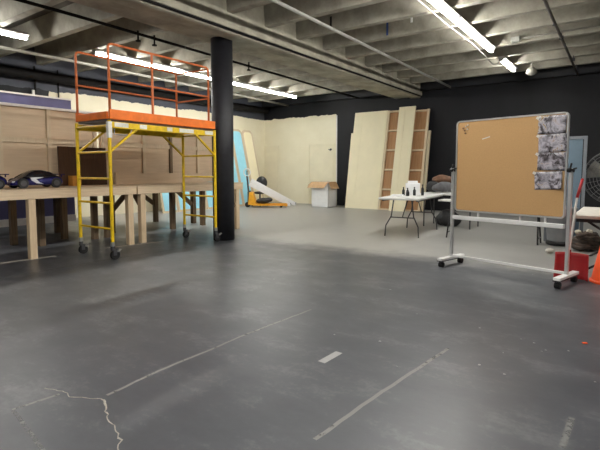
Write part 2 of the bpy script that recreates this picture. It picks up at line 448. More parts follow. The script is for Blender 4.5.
dup(A0, (-9.30, 2.99, ZL), label='lit strip light at the left edge of the photo, left of the scaffold')
for y in (6.60, 4.18, 1.76, -.66, -3.1): dup(B0, (-2.47, y, ZL), label='lit strip light added overhead to carry on the row that leads to the cork board')  # row carried on out of view because the room needs its light
for y in (6.0, .5): dup(B0, (3.0, y, ZL), label='strip light in an added row, unseen, off to the right')  # unseen row added on the right for fill light

# pipes, conduit, cables
def pipe(name, pts, r, mat, label, cat='pipe'):
    return tag(MB().path(pts, r, 12).build(name, mat, smooth=True), label, cat)
pipe('conduit', [(-4.28, -4.9, 3.70), (-4.32, 5.5, 3.70), (-4.48, 13.9, 3.70)], .028, 'pipegrey', 'slim grey conduit crossing the joists between beam and right light row')
t = thing('sprinkler_pipe', 'dark sprinkler pipe with drop heads at the ceiling, upper right', 'pipe', (-1.19, 0, 3.69))
MB().path([(.26, -4.9, 0), (-.05, 14.0, 0)], .024, 12).build('pipe', 'pipebrown', t, smooth=True)
for y in (8.8, 10.4, 12.6): MB().cyl((.03, y, 0), (.03, y, -.05), .012).cyl((.03, y, -.05), (.03, y, -.06), .022).build('sprinkler_head', 'darkmetal', t)
for y in (9.9, 12.0): MB().cyl((.02, y, 0), (.02, y, .09), .01).box((.02, y, 0), (.07, .025, .065)).build('hanger', 'darkmetal', t)
t = thing('sprinkler_pipe', 'dark sprinkler pipe with small heads running left of the beam', 'pipe', (-7.25, 0, 3.65))
MB().path([(.12, -4.9, 0), (.1, 4.0, 0), (-.3, 13.9, 0)], .026, 12).build('pipe', 'pipedark', t, smooth=True)
for y in (5.15, 5.5, 8.1): MB().cyl((-.02 * y / 5, y, .08), (-.02 * y / 5, y, -.10), .016).cyl((-.02 * y / 5, y, -.09), (-.02 * y / 5, y, -.11), .045).build('sprinkler_head', 'pipedark', t)
pipe('conduit', [(-10.2, -4.9, 3.66), (-10.2, 6.0, 3.66), (-10.55, 13.9, 3.66)], .035, 'pipepale', 'pale conduit below the ceiling beside the left row of strip lights')
t = thing('drain_pipe', 'thick black pipe running along the left wall above the cream paint', 'pipe', (-11.58, 0, 3.47))
MB().path([(0, -4.9, -.02), (0, 13.9, .06)], .11, 20).build('pipe', 'pipedark', t, smooth=True)
for y in (2.0, 6.2, 10.5): MB().box((-.06, y, 0), (.30, .03, .05)).build('bracket', 'pipedark', t)
pipe('wall_conduit', [(-11.76, 5.42, .0), (-11.76, 5.42, 3.74)], .022, 'pipedark', 'thin dark vertical conduit on the left wall, left of the cream paint')
pipe('wall_conduit', [(-11.77, 5.98, .0), (-11.77, 5.98, 3.74)], .016, 'pipedark', 'thin dark vertical conduit crossing the start of the cream paint')
tag(MB().span((-11.74, 5.33, 0), (-11.70, 5.38, 3.16)).build('upright_batten', 'whitewood'), 'white upright batten against the left wall behind the blue flat', 'batten')
pipe('corner_line', [(-5.425, -4.9, 3.535), (-5.425, 13.9, 3.535)], .020, 'pipedark', 'black line run along the lower corner of the concrete beam', 'cable')  # round tube added to draw the dark groove line
cab = [(-2.66, 6.0, 3.75), (-2.68, 8.0, 3.73), (-2.67, 9.6, 3.74), (-2.63, 10.4, 3.65), (-2.57, 10.75, 3.55), (-2.53, 11.0, 3.58), (-2.51, 11.16, 3.69)]
pipe('power_cable', cab, .010, 'pipepale', 'loose cable drooping between the two strip lights upper right', 'cable')
t = thing('junction_box', 'small metal junction box on a joist right of the strip lights', 'electrical box', (-2.0, 10.13, 3.84))
MB().box((0, 0, 0), (.16, .10, .09)).build('box', 'pipegrey', t, bevel=.008)
MB().path([(.08, 0, 0), (.6, .05, .03), (6.9, .05, .03)], .018, 10).build('conduit', 'pipepale', t, smooth=True)
t = thing('ceiling_fitting', 'small white dome fitting under the ceiling beside the short strip light', 'fitting', (-2.06, 12.35, 3.60))
MB().lathe([(.0, .11), (.06, .10), (.11, .03), (.125, -.03), (.115, -.04), (.10, .0), (.05, .06), (0, .07)], (0, 0, 0), 20, (.7, 0, .3)).build('dome', 'pipepale', t, smooth=True)
MB().cyl((0, 0, .09), (0, 0, .20), .02).build('stem', 'pipepale', t)
for nm, x, z0, z1, y, mt, lb in (('hanging_tag', -3.92, 3.82, 4.06, 8.305, 'bluetape', 'strip of blue tape on the face of a ceiling joist'),
                                 ('hanging_tag', -4.60, 3.85, 4.05, 7.36, 'black', 'short black strap on the face of a ceiling joist'),
                                 ('hanging_tag', -3.43, 3.97, 4.10, 8.300, 'white_metal', 'small white tag on a joist near the light row')):
    tag(MB().box((x, y, (z0 + z1) / 2), (.04, .008, z1 - z0)).build(nm, mt), lb, 'tag')

# ------------------------------------------------------------------ rolling scaffold
t = thing('rolling_scaffold', 'yellow rolling scaffold with orange guardrails beside the dark column', 'scaffold', (-6.245, 4.62, 0), math.radians(1.2))
W, LN, ZT = .40, 1.00, 1.93
for s in (-1, 1):
    f = MB()
    f.cyl((-W, s * LN, .17), (-W, s * LN, ZT), .024).cyl((W, s * LN, .17), (W, s * LN, ZT), .024)
    fo = f.build('end_frame', 'yellow', t, smooth=False)
    for z in (.43, .79, 1.13, 1.50, 1.86):
        MB().cyl((-W, s * LN, z), (W, s * LN, z), .016, 10).build('rung', 'yellow', fo)
for s in (-1, 1):
    so = MB().box((s * W, 0, 1.87), (.04, 2 * LN - .04, .085)).build('side_beam', 'yellow', t, bevel=.006)
    for (y, l) in ((-.82, .22), (-.46, .12), (.02, .10), (.36, .30), (.85, .18)):
        MB().box((s * (W + .022), y, 1.875), (.004, l, .06)).build('sticker', 'sticker', so)
    for e in (-1, 1):
        MB().bar((s * W, e * LN, 1.50), (s * W, e * (LN - .44), 1.84), .028, .028).build('brace', 'yellow', so)
    if s > 0: MB().box((s * W, -LN, 1.80), (.054, .054, .22)).build('post_label', 'sticker', t)
dk = MB().box((0, 0, 1.935), (.74, 2 * LN - .02, .03)).build('platform', 'deck', t)
for s in (-1, 1):
    MB().box((s * (W + .01), 0, 2.015), (.03, 2 * LN + .0, .13)).build('toe_board', 'orange', t, bevel=.004)
    MB().box((0, s * (LN + .0), 2.0), (2 * W - .05, .03, .10)).build('toe_board', 'orange', t, bevel=.004)
RT, RM = 2.96, 2.48
YA, YZ = -LN + .02, LN - .13
for s in (-1, 1):
    g = MB()
    g.path([(s * W, YA, 1.95), (s * W, YA, RT - .05), (s * W, YA + .015, RT - .015), (s * W, YA + .05, RT), (s * W, YZ - .05, RT), (s * W, YZ - .015, RT - .015), (s * W, YZ, RT - .05), (s * W, YZ, 1.95)], .017, 10)
    go = g.build('guard_rail', 'railorange', t, smooth=True)
    MB().cyl((s * W, YA, RM), (s * W, YZ, RM), .014, 10).build('mid_rail', 'railorange', go)
    if s > 0: MB().cyl((s * W, -.27, 1.95), (s * W, -.27, RT), .018, 10).build('upright', 'railorange', go)
for z in (RT - .02, RM - .03): MB().cyl((-W, YZ, z), (W, YZ, z), .014).build('end_rail', 'railorange', t)
# small hook under the deck by the near post
MB().path([(W, -LN + .08, 1.83), (W, -LN + .08, 1.74), (W, -LN + .32, 1.74), (W, -LN + .36, 1.83)], .008, 8).build('ladder_hook', 'steel', t)
for sx in (-1, 1):
    for sy in (-1, 1):
        c = MB().cyl((sx * W, sy * LN, .13), (sx * W, sy * LN, .19), .03).box((sx * W - .026, sy * LN + .02, .105), (.006, .05, .09)).box((sx * W + .026, sy * LN + .02, .105), (.006, .05, .09)).build('caster', 'darkmetal', t)
        MB().cyl((sx * W - .02, sy * LN + .03, .065), (sx * W + .02, sy * LN + .03, .065), .065, 20).build('wheel', 'rubber', c)
        MB().box((sx * W + .03, sy * LN + .075, .125), (.04, .06, .012), (.5, 0, 0)).build('brake_lever', 'steel', c)
        MB().cyl((sx * W, sy * LN, .19), (sx * W, sy * LN, .25), .031).build('collar', 'steel', c)

# ------------------------------------------------------------------ worktables on the left
def worktable(label, x0, x1, y0, y1, top, legs, legmat_front, braces=()):
    t = thing('worktable', label, 'worktable', ((x0 + x1) / 2, (y0 + y1) / 2, 0))
    hx, hy = (x1 - x0) / 2, (y1 - y0) / 2; cx, cy = (x0 + x1) / 2, (y0 + y1) / 2
    MB().span((-hx, -hy, top - .022), (hx, hy, top)).build('tabletop', 'plytop', t, bevel=.003)
    a = MB()
    for s in (-1, 1):
        a.span((s * (hx - .04), -hy + .01, top - .14), (s * (hx - .002), hy - .01, top - .022))
        a.span((-hx + .04, s * (hy - .04), top - .14), (hx - .04, s * (hy - .002), top - .022))
    a.build('apron', 'pine_y', t, bevel=.004)
    for (lx, ly, mt) in legs:
        MB().box((lx - cx, ly - cy, (top - .022) / 2), (.095, .095, top - .022)).build('leg', mt, t, bevel=.004)
    for (p0, p1) in braces:
        MB().bar((p0[0] - cx, p0[1] - cy, p0[2]), (p1[0] - cx, p1[1] - cy, p1[2]), .04, .09).build('knee_brace', 'oldwood', t)
    return t
PT = .985
worktable('pale plywood worktable carrying the toy cars, left of the scaffold', -7.98, -6.73, 2.2, 4.665, PT,
          [(-6.80, 2.33, 'pine'), (-6.79, 3.0, 'pine'), (-6.80, 4.56, 'pine'), (-7.86, 2.33, 'oldwood'), (-7.86, 3.62, 'oldwood'), (-7.86, 4.55, 'oldwood')], 'pine')
worktable('pale plywood worktable standing behind the scaffold and the column', -7.98, -6.73, 4.675, 7.28, PT,
          [(-6.80, 4.80, 'pine'), (-6.79, 7.12, 'pine'), (-7.86, 4.80, 'oldwood'), (-7.86, 6.3, 'oldwood'), (-7.86, 7.14, 'oldwood')], 'pine',
          [((-7.86, 4.86, .45), (-7.86, 5.25, .84)), ((-6.80, 6.72, .84), (-6.78, 7.05, .48)), ((-7.0, 4.80, .84), (-6.82, 4.82, .6))])
worktable('old brown worktable stored behind the tan panels', -9.40, -8.25, 3.3, 7.4, .90,
          [(-8.35, 3.4, 'oldwood'), (-8.35, 4.25, 'oldwood'), (-8.35, 5.2, 'oldwood'), (-8.35, 7.3, 'oldwood'), (-9.30, 3.4, 'oldwood'), (-9.30, 4.6, 'oldwood'), (-9.30, 6.95, 'oldwood')], 'oldwood',
          [((-8.35, 6.8, .80), (-8.35, 7.25, .45)), ((-9.3, 6.4, .80), (-9.3, 6.9, .45))])
# tan stud-framed panels standing on the worktables
def stud_panel(label, x, y0, y1, z0, z1, studs, dark=()):
    t = thing('stud_panel', label, 'panel', (x, (y0 + y1) / 2, z0)); cy = (y0 + y1) / 2; h = z1 - z0
    MB().span((-.012, y0 - cy, 0), (0, y1 - cy, h)).build('sheet', 'ply', t)
    for y in studs: MB().span((.0, y - cy - .03, 0), (.05, y - cy + .03, h - .04)).build('stud', 'oldwood' if y in dark else 'stud', t, bevel=.002)
    MB().span((0, y0 - cy, h - .04), (.06, y1 - cy, h)).build('top_rail', 'whitewood', t, bevel=.002)
    for a, b in zip(studs, studs[1:]):
        MB().span((.0, a - cy + .03, .70), (.035, b - cy - .03, .78)).build('mid_rail', 'stud', t)
    return t
stud_panel('tan stud-framed plywood panel on the left worktable, behind the toy cars', -7.88, 2.25, 4.66, PT, 2.28, [2.33, 3.07, 3.80, 4.60])
stud_panel('tan stud-framed plywood panel on the table behind the scaffold', -7.88, 4.70, 7.55, PT, 2.24, [4.76, 5.62, 6.28, 7.02, 7.50], (6.28,))
t = thing('dark_board', 'dark brown board leaning on the panel right of the toy car', 'board', (-7.785, 4.33, PT))
MB().box((.012, 0, .33), (.02, .86, .66), (0, -.03, 0)).build('sheet', 'darkbrown', t)
t = thing('lit_strip_board', 'low board added for a lit strip of panel, with a post, on the table behind the scaffold', 'board', (-7.74, 5.5, PT))
MB().span((-.02, -.60, 0), (0, 1.55, .20)).build('sheet', 'ply', t)  # sheet added where the panel only catches light below the platform shadow
for a, b in (((0, -.60, 0), (.05, -.54, .22)),): MB().span(a, b).build('cleat', 'pine', t, bevel=.002)
tag(MB().box((0, 0, .085), (.14, .15, .17)).build('small_box', 'ochre', loc=(-7.55, 4.05, PT + .001), bevel=.004), 'small orange-brown box on the worktable right of the toy car', 'box')
# navy flat behind the worktables
t = thing('blue_flat', 'large navy blue flat with white edges standing behind the left worktables', 'panel', (-9.62, 3.4, 0))
MB().span((-.03, -1.7, .30), (0, 1.74, 2.70)).build('face', 'navy', t)
MB().span((-.04, -1.7, 2.70), (.01, 1.75, 2.73)).build('top_edge', 'whitewood', t)
MB().span((-.04, -1.7, .17), (.01, 1.75, .31)).build('bottom_rail', 'whitewood', t)
for y in (-1.4, 0, 1.5): MB().box((-.10, y, .085), (.22, .10, .17)).build('foot', 'oldwood', t)
for y in (-1.4, 1.5): MB().bar((-.20, y, .17), (-.04, y, 1.5), .05, .05).build('strut', 'oldwood', t)

# ------------------------------------------------------------------ toy cars
def toy_car(label, loc, L, Wd, H, full=True):
    t = thing('toy_car', label, 'toy car', loc, -PI / 2)
    # stations from rear (-) to front (+): (x, belt height, half width, floor)
    st = [(-.50, .42, .30, .22), (-.46, .60, .42, .16), (-.36, .66, .49, .14), (-.22, .64, .50, .13), (0, .60, .485, .13), (.18, .56, .485, .13), (.30, .55, .50, .13), (.40, .46, .48, .13), (.47, .34, .40, .14), (.50, .26, .30, .17)]
    mb = MB(); rings = []
    for (x, zt, hw, zb) in st:
        ring = []
        for (yy, zz) in ((-.7, 0), (-.97, .12), (-1, .45), (-.93, .8), (-.72, 1), (0, 1.05), (.72, 1), (.93, .8), (1, .45), (.97, .12), (.7, 0), (0, 0)):
            ring.append(mb.bm.verts.new((x * L, yy * hw * Wd, (zb + (zt - zb) * zz) * H)))
        rings.append(ring)
    n = len(rings[0])
    for A, B in zip(rings, rings[1:]):
        for k in range(n): mb.bm.faces.new((A[k], A[(k + 1) % n], B[(k + 1) % n], B[k]))
    mb.bm.faces.new(rings[0]); mb.bm.faces.new(rings[-1])
    mb.build('body', 'carblue', t, smooth=True, sub=1)
    mb = MB(); rings = []
    for (x, zt, hb, ht) in ((-.40, .66, .40, .30), (-.24, .90, .42, .30), (-.08, 1.0, .43, .31), (.06, .98, .43, .31), (.18, .84, .43, .32), (.31, .58, .42, .36)):
        rings.append([mb.bm.verts.new((x * L, s * w * Wd, z * H)) for (s, w, z) in ((-1, hb, .54), (-1, (hb + ht) / 2, (zt + .60) / 2), (-1, ht, zt - .03), (0, ht, zt), (1, ht, zt - .03), (1, (hb + ht) / 2, (zt + .60) / 2), (1, hb, .54))])
    for A, B in zip(rings, rings[1:]):
        for k in range(6): mb.bm.faces.new((A[k], A[k + 1], B[k + 1], B[k]))
        mb.bm.faces.new((A[6], A[0], B[0], B[6]))
    mb.bm.faces.new(rings[0]); mb.bm.faces.new(rings[-1])
    mb.build('cabin', 'glass', t, smooth=True)
    for s in (-1, 1):
        # hooked silver sweep on the door
        y = s * .492 * Wd
        pts = [(.20, .58), (-.06, .60), (-.01, .54), (.09, .50), (.02, .30), (-.05, .22), (.08, .26), (.17, .42)]
        MB().poly([(a * L, y, b * H) for a, b in pts], (0, s * .012, 0)).build('side_sweep', 'carwhite', t)
        for x in (-.31, .32):
            w = MB().cyl((x * L, s * .36 * Wd, .155 * L * .62), (x * L, s * .515 * Wd, .155 * L * .62), .098 * L, 22).build('wheel', 'rubber', t)
            MB().cyl((x * L, s * .50 * Wd, .096 * L), (x * L, s * .522 * Wd, .096 * L), .058 * L, 12).build('hubcap', 'darkmetal', w)
        MB().ball((.455 * L, s * .30 * Wd, .34 * H), .03 * L, (1.2, .8, .5)).build('headlight', 'carwhite', t)
    MB().box((-.47 * L, 0, .74 * H), (.07 * L, .86 * Wd, .02 * L)).box((-.46 * L, .3 * Wd, .66 * H), (.02 * L, .02 * L, .13 * H)).box((-.46 * L, -.3 * Wd, .66 * H), (.02 * L, .02 * L, .13 * H)).build('spoiler', 'carblue', t)
    return t
toy_car('dark blue toy sports car with silver side sweep on the worktable', (-7.22, 3.27, PT + .003), .74, .34, .265)
t = toy_car('blue toy car cut off by the left edge, behind the silver-striped one', (-7.28, 2.53, PT + .003), .70, .34, .27)

# ------------------------------------------------------------------ sky-blue arched flats by the left wall
def arch_flat(label, y, face, w=.56, h=2.78):
    t = thing('arched_flat', label, 'panel', (-10.95, y, 0), 0, 'arched flats leaning on the left wall')
    lean = math.atan(.64 / h)
    def out(w, h, z0, r):
        pts = [(-w / 2, z0), (w / 2, z0)]
        for k in range(9):
            a = PI / 2 * k / 8; pts.append((w / 2 - r + r * math.cos(a), h - r + r * math.sin(a)))
        for k in range(9):
            a = PI / 2 + PI / 2 * k / 8; pts.append((-w / 2 + r + r * math.cos(a), h - r + r * math.sin(a)))
        return pts
    rim = MB().poly([(0, p[0], p[1]) for p in out(w, h, 0, .18)], (-.04, 0, 0)).build('rim', 'palewood', t)
    fc = MB().poly([(.004, p[0], p[1]) for p in out(w - .13, h - .08, .06, .13)], (-.003, 0, 0)).build('face', face, t)
    t.rotation_euler = (0, -lean, 0)
    return t
for i, (y, fcm, lb) in enumerate(((8.73, 'cyan', 'sky-blue arched flat glimpsed under the worktable, leaning on the left wall'),
        (9.3, 'cyan', 'sky-blue arched flat glimpsed under the table by the right scaffold frame'),
        (9.87, 'cyan', 'sky-blue arched flat behind the dark column, leaning on the left wall'),
        (10.44, 'cyan', 'sky-blue arched flat emerging from behind the dark column'),
        (11.01, 'cyan', 'sky-blue arched flat hidden at the right edge of the dark column'),
        (11.58, 'cyan', 'narrow sky-blue arched flat just right of the dark column'),
        (12.15, 'cyan', 'sky-blue arched flat with beige rim behind the pallet jack handle'),
        (12.72, 'cream2', 'cream arched flat, last of the row before the room corner'))):
    arch_flat(lb, y, fcm)

# ------------------------------------------------------------------ pallet jack, planks, chair
ang = math.atan2(.58, .81)
t = thing('pallet_jack', 'yellow pallet jack with dark handle below the arched flats', 'pallet jack', (-10.40, 11.58, 0), ang)
for s in (-1, 1):
    fk = MB().poly([(.15, s * .20 - .08, .07), (1.15, s * .20 - .08, .07), (1.25, s * .20 - .05, .04), (1.25, s * .20 - .05, .09), (1.2, s * .20 - .08, .12), (.15, s * .20 - .08, .12)], (0, .16, 0)).build('fork', 'jack', t)
    MB().cyl((1.05, s * .20 - .04, .045), (1.05, s * .20 + .04, .045), .045).build('roller', 'black', fk)
MB().poly([(-.05, -.26, .10), (.22, -.26, .06), (.22, -.26, .12), (.10, -.26, .52), (.0, -.26, .52)], (0, .52, 0)).build('body', 'jack', t, bevel=.01)
MB().cyl((-.02, 0, .12), (-.02, 0, .52), .07).cyl((-.02, 0, .5), (-.02, 0, .56), .05).build('pump', 'darkmetal', t)
MB().cyl((-.08, -.09, .09), (-.08, .09, .09), .09, 18).build('steer_wheel', 'black', t)
hd = MB().cyl((-.05, 0, .5), (-.10, 0, 1.05), .03).build('handle', 'darkmetal', t)
MB().path([(-.10 + .11 * math.sin(2 * PI * k / 16), 0, 1.17 - .13 * math.cos(2 * PI * k / 16)) for k in range(16)], .018, 8, True).build('grip_loop', 'white_metal', hd, smooth=True)
MB().box((-.10, 0, 1.16), (.03, .04, .15)).build('release_lever', 'black', hd)
t = tag(MB().ball((0, 0, .10), .16, (1.35, .9, .62)).ball((.16, .04, .13), .11, (1.2, 1, .7)).ball((-.15, -.03, .09), .11, (1, 1, .7)).build('black_bag', 'bagblack', loc=(-10.0, 11.82, .12), rz=ang, smooth=True), 'black lump of fabric lying on the pallet jack forks', 'bag')
for i, (dy, dz, lb) in enumerate(((0, 0, 'long white plank leaning across the pallet jack, upper of two'), (-.30, -.12, 'long white plank leaning across the pallet jack, lower of two'))):
    tt = thing('white_plank', lb, 'plank', (-9.75, 12.95 + dy, 0), 0, 'white planks on the pallet jack')
    MB().bar((.16, .12, .035), (-.86 + .10 * i, -1.08 + .1 * i, .90 + dz), .03, .13).build('plank', 'carton', tt, bevel=.004)
    MB().bar((.155, .115, .04), (.08, .035, .10), .032, .132).build('grey_end', 'bin', tt)
tc = thing('office_chair', 'black office chair partly hidden behind the pallet jack', 'chair', (-10.50, 12.20, 0), ang - .2)
MB().ball((0, 0, .46), .23, (1, 1, .22)).build('seat', 'black', tc, smooth=True)
MB().ball((0, .22, .80), .22, (.95, .22, 1.05)).build('backrest', 'black', tc, smooth=True)
MB().path([(0, 0, .44), (0, .26, .46), (0, .27, .72)], .025).build('back_bracket', 'black', tc)
MB().cyl((0, 0, .10), (0, 0, .44), .03).build('gas_post', 'darkmetal', tc)
for k in range(5):
    a = 2 * PI * k / 5; ar = MB().bar((0, 0, .11), (.28 * math.cos(a), .28 * math.sin(a), .075), .04, .03).build('base_arm', 'black', tc)
    MB().cyl((.28 * math.cos(a) - .02, .28 * math.sin(a), .03), (.28 * math.cos(a) + .02, .28 * math.sin(a), .03), .03).build('caster', 'black', ar)

# ------------------------------------------------------------------ white carton
t = thing('cardboard_box', 'large white cardboard box with open brown flaps by the back wall', 'box', (-8.53, 13.25, 0), 0)
bw, bd, bh = .335, .25, .84
sh = MB()
for (a, b) in (((-bw, -bd, 0), (bw, -bd + .012, bh)), ((-bw, bd - .012, 0), (bw, bd, bh)), ((-bw, -bd, 0), (-bw + .012, bd, bh)), ((bw - .012, -bd, 0), (bw, bd, bh)), ((-bw, -bd, 0), (bw, bd, .012))): sh.span(a, b)
sh.build('carton', 'carton', t)
def flap(p0, p1, outv):
    o = Vector(outv)
    MB().poly([p0, p1, tuple(Vector(p1) + o), tuple(Vector(p0) + o)], (0, 0, .008)).build('flap', 'kraft', t)
flap((-bw, -bd, bh), (bw, -bd, bh), (-.10, -.13, -.19))
flap((bw, -bd, bh), (bw, bd, bh), (.13, -.01, -.22))
flap((-bw, bd, bh), (bw, bd, bh), (0, .12, -.12))
flap((-bw, -bd, bh), (-bw, bd, bh), (-.16, 0, -.12))

# ------------------------------------------------------------------ flats leaning on the back wall
def lean_thing(name, label, x, ybase, ztop, yt):
    t = thing(name, label, 'panel', (x, ybase, 0)); a = math.atan2(yt - ybase, ztop)
    t.rotation_euler = (-a, 0, 0)
    return t, math.hypot(yt - ybase, ztop)
def solid_flat(label, x0, x1, ybase, ztop, yt, mat='cream2', seams=()):
    t, L = lean_thing('leaning_flat', label, (x0 + x1) / 2, ybase, ztop, yt); h = (x1 - x0) / 2
    MB().span((-h, 0, 0), (h, .018, L)).build('face', mat, t)
    MB().span((-h, .018, 0), (-h + .05, .06, L)).span((h - .05, .018, 0), (h, .06, L)).span((-h + .05, .018, 0), (h - .05, .06, .05)).span((-h + .05, .018, L - .05), (h - .05, .06, L)).build('frame', 'pine', t)
    for s in seams:
        if s[0] == 'v': MB().span((s[1] - .012, -.008, s[2]), (s[1] + .012, 0, s[3])).build('batten', mat, t)
        else: MB().span((s[2], -.012, s[1] - .02), (s[3], 0, s[1] + .02)).build('batten', mat, t)
    return t
def open_flat(label, x0, x1, ybase, ztop, yt):
    t, L = lean_thing('open_frame_flat', label, (x0 + x1) / 2, ybase, ztop, yt); h = (x1 - x0) / 2
    MB().span((-h, .06, 0), (h, .07, L)).build('sheet', 'brownply', t)
    for s in (-1, 1): MB().span((s * h, 0, 0), (s * (h - .07), .06, L)).build('stile', 'palepine', t, bevel=.002)
    n = 5
    for k in range(n + 1):
        z = (L - .06) * k / n
        MB().span((-h + .07, 0.005, z), (h - .07, .06, z + .05)).build('cross_rail', 'palepine', t, bevel=.002)
    return t
solid_flat('shorter cream flat peeking out behind the left edge of the big cream flat', -7.84, -6.75, 13.50, 2.50, 13.90)
solid_flat('cream flat partly hidden at the right end of the leaning stack, shorter than the rest', -5.62, -5.06, 13.44, 2.46, 13.88)
solid_flat('big cream flat at the left of the leaning stack, right of the white cardboard box', -7.68, -6.50, 13.24, 3.17, 13.88, seams=(('v', -.30, .4, 3.2),))
open_flat('open-backed flat with reddish plywood next to the big cream flat', -6.48, -5.80, 13.20, 3.16, 13.86)
open_flat('open-backed flat with reddish plywood, right one behind the narrow cream flat', -5.66, -5.10, 13.22, 3.12, 13.86)
solid_flat('narrow cream flat leaning between the two open-backed plywood flats', -6.03, -5.50, 13.05, 3.22, 13.74, seams=(('v', -.07, 0, 3.2), ('h', 2.05, -.07, .26), ('v', .17, .9, 2.05)))

# ------------------------------------------------------------------ folding tables
def folding_table(label, loc, LX, LY, top, along='Y', rz=0, grp=None, splay=.0):
    t = thing('folding_table', label, 'table', loc, rz, grp)
    MB().box((0, 0, top - .022), (LX, LY, .044)).build('tabletop', 'tabletop', t, bevel=.014)
    MB().span((-LX / 2 + .05, -LY / 2 + .08, top - .07), (-LX / 2 + .08, LY / 2 - .08, top - .044)).span((LX / 2 - .08, -LY / 2 + .08, top - .07), (LX / 2 - .05, LY / 2 - .08, top - .044)).build('under_rail', 'darkmetal', t)
    for s in (-1, 1):
        yb = s * (LY / 2 - .26)
        for e in (-1, 1):
            xo = e * (LX / 2 - .07)
            MB().path([(xo * .55, yb, top - .06), (xo * .62, yb, top - .22), (xo * .68, yb, .38), (xo * .98, yb + s * .03, .20), (xo * 1.02, yb + s * .04, .0)], .013, 8).build('leg', 'darkmetal', t, smooth=True)
        MB().cyl((-(LX / 2 - .07) * .72, yb, .36), ((LX / 2 - .07) * .72, yb, .36), .011, 8).build('leg_brace', 'darkmetal', t)
        MB().cyl((0, yb, .36), (0, yb - s * .34, top - .05), .011, 8).build('folding_stay', 'darkmetal', t)
    return t
folding_table('white folding table with bottles on it, in front of the leaning flats', (-3.52, 8.74, 0), .77, 1.84, .745, rz=.10)
# narrow table beyond the board
t = thing('seminar_table', 'narrow white folding table half hidden behind the cork board', 'table', (-1.98, 8.62, 0))
MB().box((0, 0, .685), (1.86, .34, .03)).build('tabletop', 'tabletop', t, bevel=.008)
for s in (-1, 1):
    for e in (-1, 1):
        MB().path([(s * .72, e * .04, .67), (s * .74, e * .06, .42), (s * .76, e * .16, 0)], .014, 8).build('leg', 'black', t)
    MB().cyl((s * .755, -.13, .10), (s * .755, .13, .10), .012, 8).build('leg_brace', 'darkmetal', t)
    MB().box((s * .72, 0, .655), (.05, .26, .03)).build('bracket', 'black', t)
t = thing('folding_table', 'white folding table under the pile of bags, behind the narrow table', 'table', (-3.22, 10.22, 0))
MB().box((0, 0, .725), (1.15, .78, .045)).build('tabletop', 'tabletop', t, bevel=.014)
for s in (-1, 1):
    for e in (-1, 1): MB().cyl((s * .50, e * .32, 0), (s * .50, e * .32, .703), .014).build('leg', 'darkmetal', t)
# stuff on the first table
TT = .746
t = thing('white_carton', 'white box with a dark slot standing on the far end of the folding table', 'box', (-3.60, 8.92, TT), .45)
MB().box((0, 0, .12), (.28, .14, .24)).build('body', 'carton', t, bevel=.006)
MB().box((.0, .03, .26), (.20, .05, .05)).build('tab', 'carton', t, bevel=.004)
t = thing('desk_papers', 'small white pad lying beside the bottles on the folding table', 'paper', (-3.72, 8.45, TT), .3)
MB().box((0, 0, .012), (.21, .28, .022)).build('sheets', 'carton', t)
def bottle(label, x, y, h=.17, r=.028, cap='black', body='black'):
    t = thing('bottle', label, 'bottle', (x, y, TT), 0, 'bottles on the folding table')
    MB().lathe([(0, 0), (r, 0), (r, h * .58), (r * .8, h * .68), (r * .42, h * .76), (r * .42, h * .86), (0, h * .86)], (0, 0, 0), 16).build('body', body, t, smooth=True)
    MB().cyl((0, 0, h * .85), (0, 0, h), r * .5, 12).build('cap', cap, t)
    return t
bottle('leftmost small dark bottle in front of the white box on the folding table', -3.72, 8.74, .16)
bottle('second dark bottle from the left on the folding table', -3.60, 8.66, .15)
bottle('lowest and nearest dark bottle on the folding table', -3.53, 8.50, .12, .034)
bottle('dark bottle standing third from the left on the folding table', -3.48, 8.72, .17)
bottle('rightmost dark bottle, standing tallest on the folding table', -3.36, 8.84, .22)
# bags on the back table
def lump(name, mat, label, loc, blobs, rz=0, cat='bag'):
    mb = MB()
    for (c, r, s) in blobs: mb.ball(c, r, s, 16, 12)
    o = mb.build(name, mat, loc=loc, rz=rz, smooth=True)
    rm = o.modifiers.new('fuse', 'REMESH'); rm.mode = 'VOXEL'; rm.voxel_size = .022; rm.use_smooth_shade = True
    tx = bpy.data.textures.new('crumple', 'CLOUDS'); tx.noise_scale = .11
    d = o.modifiers.new('crumple', 'DISPLACE'); d.texture = tx; d.strength = .03; d.mid_level = .5
    return tag(o, label, cat)
lump('holdall', 'bagbrown', 'brown soft bag on top of the pile beyond the folding tables', (-3.46, 10.30, .985), [((0, 0, .06), .14, (1.2, .8, .75)), ((.12, 0, .05), .11, (1, .9, .8)), ((-.12, 0, .04), .11, (1, .9, .8))], .4)
lump('grey_sack', 'baggrey', 'grey crumpled sack at the front of the pile beyond the tables', (-3.32, 10.02, .765), [((0, 0, .12), .16, (1.2, .8, .72)), ((.15, 0, .10), .13, (1, .8, .7)), ((-.14, 0, .09), .12, (1, .8, .7))], .4)
lump('grey_sack', 'baggrey', 'grey sack at the right of the pile, against the cork board\'s left post', (-3.14, 10.42, .765), [((0, 0, .24), .17, (.9, .7, 1.2)), ((.05, 0, .08), .15, (1, .8, .6))], .2)
lump('black_bag', 'bagblack', 'black bag at the left of the pile beyond the folding tables', (-3.62, 10.16, .765), [((0, 0, .12), .15, (1.0, .9, .85)), ((.12, .06, .08), .12, (1, 1, .7)), ((-.05, .05, .08), .10, (1, 1, .7))], .4)
lump('black_bag', 'bagblack', 'black bag stuffed under the back folding table', (-3.3, 10.22, .0), [((0, 0, .19), .24, (.9, .9, .8)), ((.1, 0, .15), .2, (1, .9, .8)), ((-.12, .05, .13), .15, (1, .9, .9))], .2)

